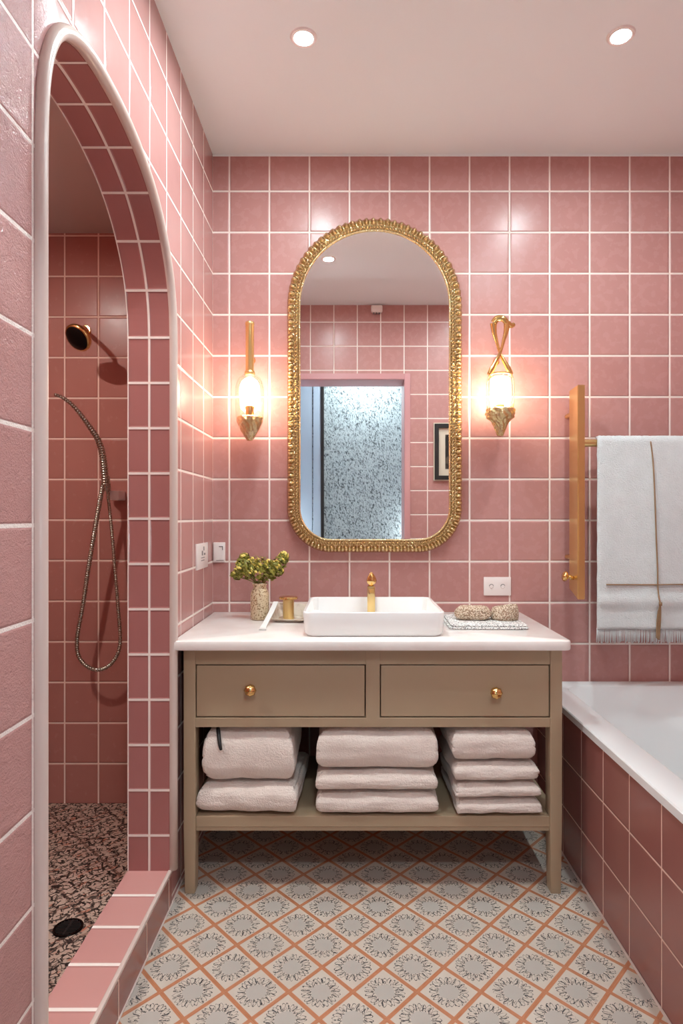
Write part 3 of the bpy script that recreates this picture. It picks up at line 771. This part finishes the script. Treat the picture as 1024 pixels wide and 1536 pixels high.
# ------------------------------------------------------------------ folded towels
def folded(x0, x1, y0, y1, h0, h1, seed, label, group, rot=0.0, taper=0.0, sag=0.0, layers=2):
    cx_, cy_, W_, Dp, Hh = (x0+x1)/2, (y0+y1)/2, (x1-x0)/2, (y1-y0)/2, (h1-h0)/2
    base = P(cx_, cy_, h0)
    bm = bmesh.new(); bmesh.ops.create_cube(bm, size=2)
    bmesh.ops.subdivide_edges(bm, edges=bm.edges[:], cuts=27, use_grid_fill=True)
    vs = {}
    for v_ in bm.verts:
        p = v_.co.copy()
        # superellipsoid rounding: ends soft, front a full fold
        ex, ey, ez = 9.0, 6.5, 3.0
        if p.y > 0: ey = 5
        n_ = Vector((p.x, p.y, p.z))
        rr = (abs(n_.y)**ey+abs(n_.z)**ez)
        s1 = 1/max(rr, 1e-6)**(1/4.2) if rr > 1 else 1
        n_.y *= s1; n_.z *= s1
        rr = abs(n_.x)**7+abs(n_.z)**3.2
        s2 = 1/max(rr, 1e-6)**(1/5.5) if rr > 1 else 1
        n_.x *= s2; n_.z *= s2
        w = W_*(1-taper*(n_.z+1)*.5)
        sd = Vector((n_.x*2.1+seed, n_.y*1.9, n_.z*1.2+seed*.7))
        q = Vector((n_.x*w, n_.y*Dp, n_.z*Hh))
        lump = noise.noise(sd)*2.2+noise.noise(sd*4)*.6+noise.noise(sd*13)*.55
        dirn = Vector((n_.x, n_.y, n_.z*.35)).normalized()
        q += dirn*lump*(1 if abs(n_.z) < .96 else .5)
        if abs(p.x) > .93:            # folded layers show on the short ends
            q.x -= math.copysign(1, p.x)*1.6*(abs(math.sin(n_.z*PI*.5*layers)) < .22)
        if abs(n_.z) > .5: q.z += (noise.noise(sd*1.3+Vector((5, 5, 5)))*1.3-sag*(n_.x**2))*(1 if n_.z > 0 else .25)
        q = Matrix.Rotation(rot, 3, 'Z')@q
        v_.co = Vector((q.x*S, q.y*S, (q.z+Hh)*S))
    me = bpy.data.meshes.new('folded_towel'); bmesh.ops.recalc_face_normals(bm, faces=bm.faces[:]); bm.to_mesh(me); bm.free()
    mn = min(v_.co.z for v_ in me.vertices)
    mxz = max(v_.co.z for v_ in me.vertices); kz = (h1-h0)*S/(mxz-mn)
    for v_ in me.vertices: v_.co.z = (v_.co.z-mn)*kz
    me.materials.append(M_TOWEL)
    for p in me.polygons: p.use_smooth = True
    o = bpy.data.objects.new('folded_towel', me); C.objects.link(o); o.location = base
    tag(o, label, 'towel', group)
    return o
tf = .784
def X(p, zz=tf): return (p-524)*zz
def H(p, zz=tf): return (775-p)*zz
yF = .784*D
gp = 'folded towels on the washstand shelf'
b0 = SH+.4
folded(X(298), X(449), yF, yF+130, b0, b0+37, 1.0, 'folded blush-white bath towel, lower one of the left pile of two', gp, rot=-.05, layers=3)
folded(X(301), X(443), yF+1, yF+125, b0+37, b0+103, 2.3, 'folded blush-white bath towel, thick upper one of the left pile of two', gp, rot=.0, taper=.07, layers=3)
tl = bpy.data.objects['folded_towel.001']
G().tube(catmull([P(X(323), yF+16, b0+100), P(X(324), yF+11, b0+101.4), P(X(327), yF+4.5, b0+94), P(X(330), yF-1.4, b0+86), P(X(332), yF-2.2, b0+80)], 6), lambda q: (1.5+.9*math.sin(PI*q))*S, 8).make('hanging_loop', M_BLACK, tl, smooth=True)
folded(X(474), X(657), yF, yF+125, b0, b0+27, 3.1, 'wide folded towel at the bottom of the middle pile of three', gp)
folded(X(473), X(656), yF, yF+125, b0+27, b0+51.6, 4.7, 'wide folded towel in the middle of the middle pile of three', gp)
folded(X(475), X(657), yF, yF+125, b0+51.6, b0+104, 5.9, 'wide thick folded towel on top of the middle pile of three', gp, layers=3)
yR = yF-1
folded(X(684), X(811), yR, yR+120, b0, b0+20, 6.2, 'smaller folded towel at the bottom of the right pile of four', gp, rot=.02)
folded(X(682), X(809), yR, yR+120, b0+20, b0+39, 7.4, 'smaller folded towel second from the bottom of the right pile of four', gp, rot=.02)
folded(X(680), X(806), yR, yR+120, b0+39, b0+63, 8.8, 'smaller folded towel third from the bottom of the right pile of four', gp, rot=.02)
folded(X(677), X(801), yR, yR+120, b0+63, b0+103, 9.6, 'smaller folded towel on top of the right pile of four', gp, rot=.02)

# ------------------------------------------------------------------ things on the worktop
CTT = CT+.05
vz = .9286; vy = vz*D; vx = (389.5-524)*vz
va = thing('flower_vase', 'small speckled cream vase of yellow-green blossoms on the worktop', 'vase', P(vx, vy, CT))
k_ = NT('speckled_glaze'); co = k_.coord(); f_ = k_.ramp(k_.noise(co, 160, 3, .6), .5, .62)
M_SPECK = k_.pbr(k_.mix(f_, srgb(226, 206, 172), srgb(150, 112, 72)), .3, .15, k_.bump(k_.noise(co, 190, 2), .0015))
G().lathe(P(vx, vy, CTT), [(r*S, h*S) for r, h in ((0, 0), (11, 0), (12.6, 1.5), (12.9, 6), (12.9, 32), (12.5, 37), (10.6, 41), (9.2, 43.5), (9.2, 47), (10.2, 49), (10.4, 50.5), (9.4, 51), (8.4, 50), (8.2, 44), (8, 30), (0, 28))], 40, cap=False).make('vase_body', M_SPECK, va, smooth=True)
k_ = NT('leaf_green'); M_LEAF = k_.pbr(k_.mix(k_.noise(k_.coord(), 90, 2), srgb(96, 104, 34), srgb(160, 150, 56)), .5)
k_ = NT('blossom_yellow'); M_BLOS = k_.pbr(k_.mix(k_.noise(k_.coord(), 120, 2), srgb(232, 202, 78), srgb(246, 226, 130)), .5)
g, gl_, gb = G(), G(), G()
rnd = random.Random(4)
heads = [(-26, 0, 67, 8.5), (-33, 2, 62, 7), (-18, -4, 74, 9), (-8, 3, 78, 10), (3, -4, 77, 11), (13, 3, 73, 10), (22, -2, 74, 9), (30, 0, 80, 8.5), (33, 3, 87, 6.5), (-22, 2, 86, 6), (-26, -1, 78, 6), (0, -6, 66, 11), (-14, -6, 66, 9), (14, -6, 64, 9), (-28, -3, 71, 7), (26, -4, 68, 7)]
for hx, hy, hh, rr in heads:
    g.tube(catmull([P(vx, vy, CT+36), P(vx+hx*.18, vy+hy*.2, CT+50), P(vx+hx*.9, vy+hy, CT+hh-3)], 5), .6*S, 6)
    for i in range(64):
        d_ = Vector((rnd.gauss(0, 1), rnd.gauss(0, 1), rnd.gauss(0, 1))).normalized()
        c_ = P(vx+hx, vy+hy, CT+hh)+d_*rr*1.12*S*rnd.uniform(.6, 1.0)
        tang = d_.cross(Vector((rnd.random(), rnd.random(), rnd.random()))).normalized(); bt = d_.cross(tang)
        L_ = rnd.uniform(2.8, 4.8)*S; w_ = L_*.55
        tgt = gb if (rnd.random() < .45 and d_.z > -.1) else gl_
        if tgt is gb: L_ *= .75; w_ *= .9
        tgt.add([c_-tang*L_, c_+bt*w_+d_*.4*S, c_+tang*L_+d_*1.4*S, c_-bt*w_+d_*.4*S, c_+d_*1.2*S, c_-d_*.2*S], [(0, 1, 4), (1, 2, 4), (2, 3, 4), (3, 0, 4), (1, 0, 5), (2, 1, 5), (3, 2, 5), (0, 3, 5)])
g.make('stem', M_LEAF, va, smooth=True); gl_.make('leaves', M_LEAF, va); gb.make('blossom', M_BLOS, va)

# dish with gold pot
dx_, dy_ = -82.0, .925*D
ro = Matrix.Rotation(-.1, 3, 'Z')
def ringr(w, d_, r, h, c=(dx_, dy_), m=ro):
    base = P(c[0], c[1], 0)
    return [base+m@Vector((q.x, q.y, 0))+Vector((0, 0, h*S)) for q in rrect(0, 0, w*S, d_*S, r*S, 0, 5)]
h0_ = CTT
def slope(r, k): return [q+Vector((0, 0, k*((q.y/S-dy_)/24+1)*S)) for q in r]
dg = G().loft([ringr(34, 40, 4, h0_), ringr(36, 42, 5, h0_+.6), slope(ringr(49, 56, 5, h0_+5), 6), slope(ringr(50, 57, 5, h0_+5.8), 6), slope(ringr(48, 55, 4.5, h0_+5.9), 6), slope(ringr(46.5, 53, 4, h0_+5), 6), ringr(34, 40, 4, h0_+1.8), ringr(28, 30, 3, h0_+1.6)])
tag(dg.make('soap_dish', M_MARBLE, smooth=30), 'cream stone dish with flared sides between the vase and the basin', 'dish')
pxc, pyc = (433-524)*.925, .92*D
pot = thing('gold_pot', 'small gold pot with a wide flat lid standing in the stone dish', 'pot', P(pxc, pyc, CT+2))
G().lathe(P(pxc, pyc, CT+1.9), [(0, 0), (7.2*S, 0), (7.6*S, .6*S), (7.6*S, 27*S), (7*S, 27.5*S), (0, 27.5*S)], 32, cap=False).make('pot_body', M_BRUSH, pot, smooth=40)
G().lathe(P(pxc, pyc, CT+29.2), [(0, 0), (12*S, 0), (13*S, .8*S), (13*S, 2.6*S), (12*S, 3.6*S), (4*S, 4.2*S), (0, 4.4*S)], 36, cap=False).make('lid', M_GOLD, pot, smooth=40)
# white strip leaning from the dish to the worktop
g = G()
pa = [(-109, .838*D, CT+1.0), (-110, .85*D, CT+1.6), (-108.5, .87*D, CT+6), (-105, .90*D, CT+15), (-102.5, .93*D, CT+24)]
pc = catmull([P(*q) for q in pa], 6)
rings = []
for i, q in enumerate(pc):
    w = (3.4 if i > 8 else 4.6-.12*i)*S
    rings.append([q+Vector((-w, 0, .8*S)), q+Vector((w, 0, .8*S)), q+Vector((w, 0, -.6*S)), q+Vector((-w, 0, -.6*S))])
g.loft(rings)
tag(g.make('soap_spoon', M_WHITE, smooth=30), 'long narrow white scoop leaning against the left side of the stone dish', 'scoop')

# right: patterned cloth, pouch and roll
k_ = NT('speckled_cloth'); co = k_.coord()
M_SPCL = k_.pbr(k_.mix(k_.ramp(k_.noise(co, 230, 2, .6), .5, .56), srgb(238, 234, 230), srgb(128, 124, 124)), .85, normal=k_.bump(k_.noise(co, 200, 2), .001))
k_ = NT('woven_tan'); co = k_.coord()
vo = k_.n('ShaderNodeTexVoronoi'); k_.put(vo.inputs['Vector'], co); vo.inputs['Scale'].default_value = 210
M_WOVEN = k_.pbr(k_.mix(k_.ramp(vo.outputs['Distance'], .25, .7), srgb(240, 222, 200), srgb(164, 134, 108)), .8, normal=k_.bump(vo.outputs['Distance'], -.003))
m2 = Matrix.Rotation(-.03, 3, 'Z')
cc = (178, .893*D)
def cl(w, d_, h, dx0=0, r=4): return ringr(w, d_, r, h, (cc[0]+dx0, cc[1]), m2)
g = G()
g.loft([cl(96, 92, CTT), cl(100, 96, CTT+.8), cl(100, 96, CTT+2.2), cl(98, 94, CTT+2.9)])
g.loft([cl(94, 88, CTT+2.9, 1), cl(97, 91, CTT+3.6, 1), cl(97, 91, CTT+5, 1), cl(94, 89, CTT+5.8, 1)])
for i, q in enumerate(g.v):
    q.z += (.5*noise.noise(Vector((q.x*40, q.y*40, 0)))*S if q.z > (CTT+1.5-FL)*S else 0)
tag(g.make('folded_cloth', M_SPCL, smooth=30), 'flat grey speckled folded cloth on the worktop right of the basin', 'cloth')
def blob(c, rx, ry, rz, seed, pw=2.6):
    bm = bmesh.new(); bmesh.ops.create_icosphere(bm, subdivisions=5, radius=1)
    for v_ in bm.verts:
        p = v_.co
        f = (abs(p.x)**pw+abs(p.y)**pw+abs(p.z)**pw)**(-1/pw)
        p = p*f; nn = noise.noise(p*1.6+Vector((seed, 0, 0)))*.10+noise.noise(p*7+Vector((seed, 0, 0)))*.04
        p = p*(1+nn)
        v_.co = Vector(c)+Vector((p.x*rx*S, p.y*ry*S, max(p.z, -.86)*rz*S))
    return G().bm(bm)
blz = CTT+5.9
g = blob(P(165, .893*D, blz+8.4), 23, 16, 9.6, 2, 3)
tag(g.make('woven_pouch', M_WOVEN, smooth=True), 'low rounded tan woven pouch lying on the speckled cloth', 'pouch')
# open roll: thick band curled round
g = G(); rings = []
cxr, cyr = 207, .888*D
for i in range(41):
    a = 2*PI*i/40
    e = 1+.05*math.sin(3*a)
    rings.append([P(cxr+rx*math.cos(a)*e, cyr+rx*.8*math.sin(a), blz+hh+(2.2*math.sin(a+1.9))*(hh > 5)) for rx, hh in ((17.5, 0.2), (18.6, 6), (17.4, 15), (15.6, 18.5), (13.4, 17.2), (13.6, 8), (12.5, 2))])
g.loft([list(r) for r in rings], False, False)
tag(g.make('woven_basket', M_WOVEN, smooth=True), 'small open woven basket with curled rim beside the tan pouch on the cloth', 'basket')

# ------------------------------------------------------------------ shower fittings
shz = .93
def sp(x, y, zz): return P((x-524)*zz, zz*D, (775-y)*zz)
sh = thing('overhead_shower', 'round gold and black shower head on the shower back wall', 'shower head', sp(118, 506, .93))
ax = Vector((-.30, -.70, -.56)).normalized()
G().lathe(sp(118, 506, .93)-ax*9*S, [(0, 0), (9*S, .5*S), (15*S, 3*S), (18.4*S, 6*S), (19.6*S, 9*S), (19.6*S, 11.5*S), (18.6*S, 13*S), (17*S, 13.6*S)], 40, ax, cap=False).make('head_shell', M_GOLD, sh, smooth=40)
G().lathe(sp(118, 506, .93)-ax*9*S, [(17.2*S, 13.4*S), (15*S, 15*S), (8*S, 16.5*S), (0, 17*S)], 40, ax, cap=False).make('spray_face', M_DARK, sh, smooth=True)
c0 = sp(118, 506, .93)-ax*9*S
G().tube(catmull([c0, c0+Vector((.2, .5, .55))*14*S, P((124-524)*.97, .972*D, (775-492)*.975), P((124-524)*.99, D-1, (775-492)*.985)], 6), 3.2*S, 12).lathe(P((124-524)*.99, D, (775-492)*.985), [(0, 0), (9*S, 0), (8*S, 2.4*S), (0, 3*S)], 24, (0, -1, 0), cap=False).make('wall_arm', M_GOLD, sh, smooth=40)

hs = thing('hand_shower', 'ribbed bronze hand shower hose hanging in a long loop on the shower wall', 'hand shower', sp(165, 742, .97))
def ribbed(pts, r0, r1, pitch, amp=.16, n=12):
    path_ = catmull(pts, 14); L_ = [0]
    for a, b_ in zip(path_, path_[1:]): L_.append(L_[-1]+(b_-a).length)
    tot = L_[-1]; m = int(tot/(pitch*S)*6); out = []
    j = 0
    for i in range(m+1):
        s_ = tot*i/m
        while j < len(L_)-2 and L_[j+1] < s_: j += 1
        q = (s_-L_[j])/max(L_[j+1]-L_[j], 1e-9); out.append(path_[j].lerp(path_[j+1], q))
    return G().tube(out, lambda q: (r0+(r1-r0)*q)*S*(1+amp*math.sin(2*PI*q*m/6)), n)
up = [sp(82, 592, .86), sp(95, 597, .87), sp(112, 611, .885), sp(132, 637, .905), sp(148, 662, .925), sp(155, 690, .94), sp(158, 725, .95)]
ribbed(up, 2.0, 5.4, 3.6, .13).make('handset', M_CHAIN, hs, smooth=True)
lo = [sp(156, 722, .952), sp(150, 750, .955), sp(143, 790, .957), sp(133, 850, .96), sp(124, 910, .962), sp(116, 955, .964), sp(118, 984, .965), sp(133, 1001, .966), sp(152, 1004, .967), sp(170, 992, .968), sp(180, 965, .969), sp(177, 910, .97), sp(172, 850, .97), sp(168, 800, .97), sp(162, 745, .97), sp(160, 724, .965)]
ribbed(lo, 3.4, 2.2, 3.2, .12).make('hose', M_CHAIN, hs, smooth=True)
G().tube([sp(158, 715, .953), sp(160, 735, .958)], 6*S, 14).tube([sp(159, 727, .955), sp(163, 740, .985)], 3.4*S, 12).make('holder', M_CHAIN, hs, smooth=40)
zz = .97
BX((164.5-524)*zz, (178-524)*zz, zz*D, D, (775-750)*zz, (775-736)*zz, 1.2).make('wall_bracket', M_PLASTIC, hs, smooth=30)

dr = thing('floor_drain', 'round black drain with slotted grate in the shower floor', 'drain', P(-294, .697*D, SF))
G().lathe(P(-294, .697*D, SF), [(0, .2*S), (12.6*S, .2*S), (12.8*S, 1.2*S), (14.6*S, 1.2*S), (15.2*S, .1*S)], 40, cap=False).make('ring', M_DARK, dr, smooth=40)
g = G()
for a in range(-5, 6):
    w_ = math.sqrt(max(0, 12.2**2-(a*2.2)**2)); BX(-294-w_, -294+w_, .697*D+a*2.2-.55, .697*D+a*2.2+.55, SF+.2, SF+1.1, 0, g)
BX(-295, -293, .697*D-12, .697*D+12, SF+.2, SF+1.2, 0, g)
g.make('grate', M_BLACK, dr)

# ------------------------------------------------------------------ on the rear wall (seen in the mirror)
pf = thing('picture_frame', 'dark patterned picture frame with cream mount, seen in the mirror', 'picture', P(270, REAR, 90))
fx0, fx1, fh0, fh1 = 215.0, 325.0, 92.0, 240.0
def frame_ring(w0, w1, d0, m, name):
    g = G()
    for a in ((fx0+w0, fx1-w0, fh1-w1, fh1-w0), (fx0+w0, fx1-w0, fh0+w0, fh0+w1), (fx0+w0, fx0+w1, fh0+w1, fh1-w1), (fx1-w1, fx1-w0, fh0+w1, fh1-w1)):
        BX(a[0], a[1], REAR+.2, REAR+d0, a[2], a[3], .3, g)
    g.make(name, m, pf)
frame_ring(0, 2.5, 6, M_CREAM, 'outer_edge'); frame_ring(2.5, 13, 9, M_BLACK, 'frame'); 
BX(fx0+13, fx1-13, REAR+.2, REAR+3, fh0+13, fh1-13).make('mount', M_CREAM, pf)
k_ = NT('dark_print'); M_PRINT = k_.pbr(k_.mix(k_.ramp(k_.noise(k_.coord(), 14, 3), .5, .6), srgb(24, 22, 22), srgb(84, 74, 64)), .4)
BX(fx0+30, fx1-30, REAR+3, REAR+3.6, fh0+30, fh1-30).make('print', M_PRINT, pf)
se = thing('motion_sensor', 'small white sensor high on the wall, seen in the mirror', 'sensor', P(69, REAR, 520))
BX(55, 84, REAR, REAR+16, CE-22, CE-4, 4, seg=3).make('sensor_body', M_PLASTIC, se, smooth=40)
g = G()
for i in range(3): BX(60+i*7, 64+i*7, REAR+3, REAR+10, CE-25, CE-21.5, .6, g)
g.make('sensor_lens', M_GREY, se)

# ------------------------------------------------------------------ world, camera
w = bpy.data.worlds.new('World'); bpy.context.scene.world = w; w.use_nodes = True
w.node_tree.nodes['Background'].inputs[0].default_value = (.02, .02, .022, 1)
cam = bpy.data.cameras.new('Camera'); co_ = bpy.data.objects.new('Camera', cam); C.objects.link(co_)
co_.location = P(0, 0, 0); co_.rotation_euler = (PI/2, 0, 0)
cam.sensor_fit = 'VERTICAL'; cam.sensor_height = 36; cam.lens = 36*D/1536
cam.shift_x = (512-524)/1536; cam.shift_y = (775-768)/1536
cam.clip_start = .02
sc = bpy.context.scene; sc.camera = co_
sc.view_settings.view_transform = 'Standard'; sc.view_settings.look = 'None'
sc.view_settings.gamma = 1; sc.view_settings.use_curve_mapping = False
sc.view_settings.exposure = 0.38
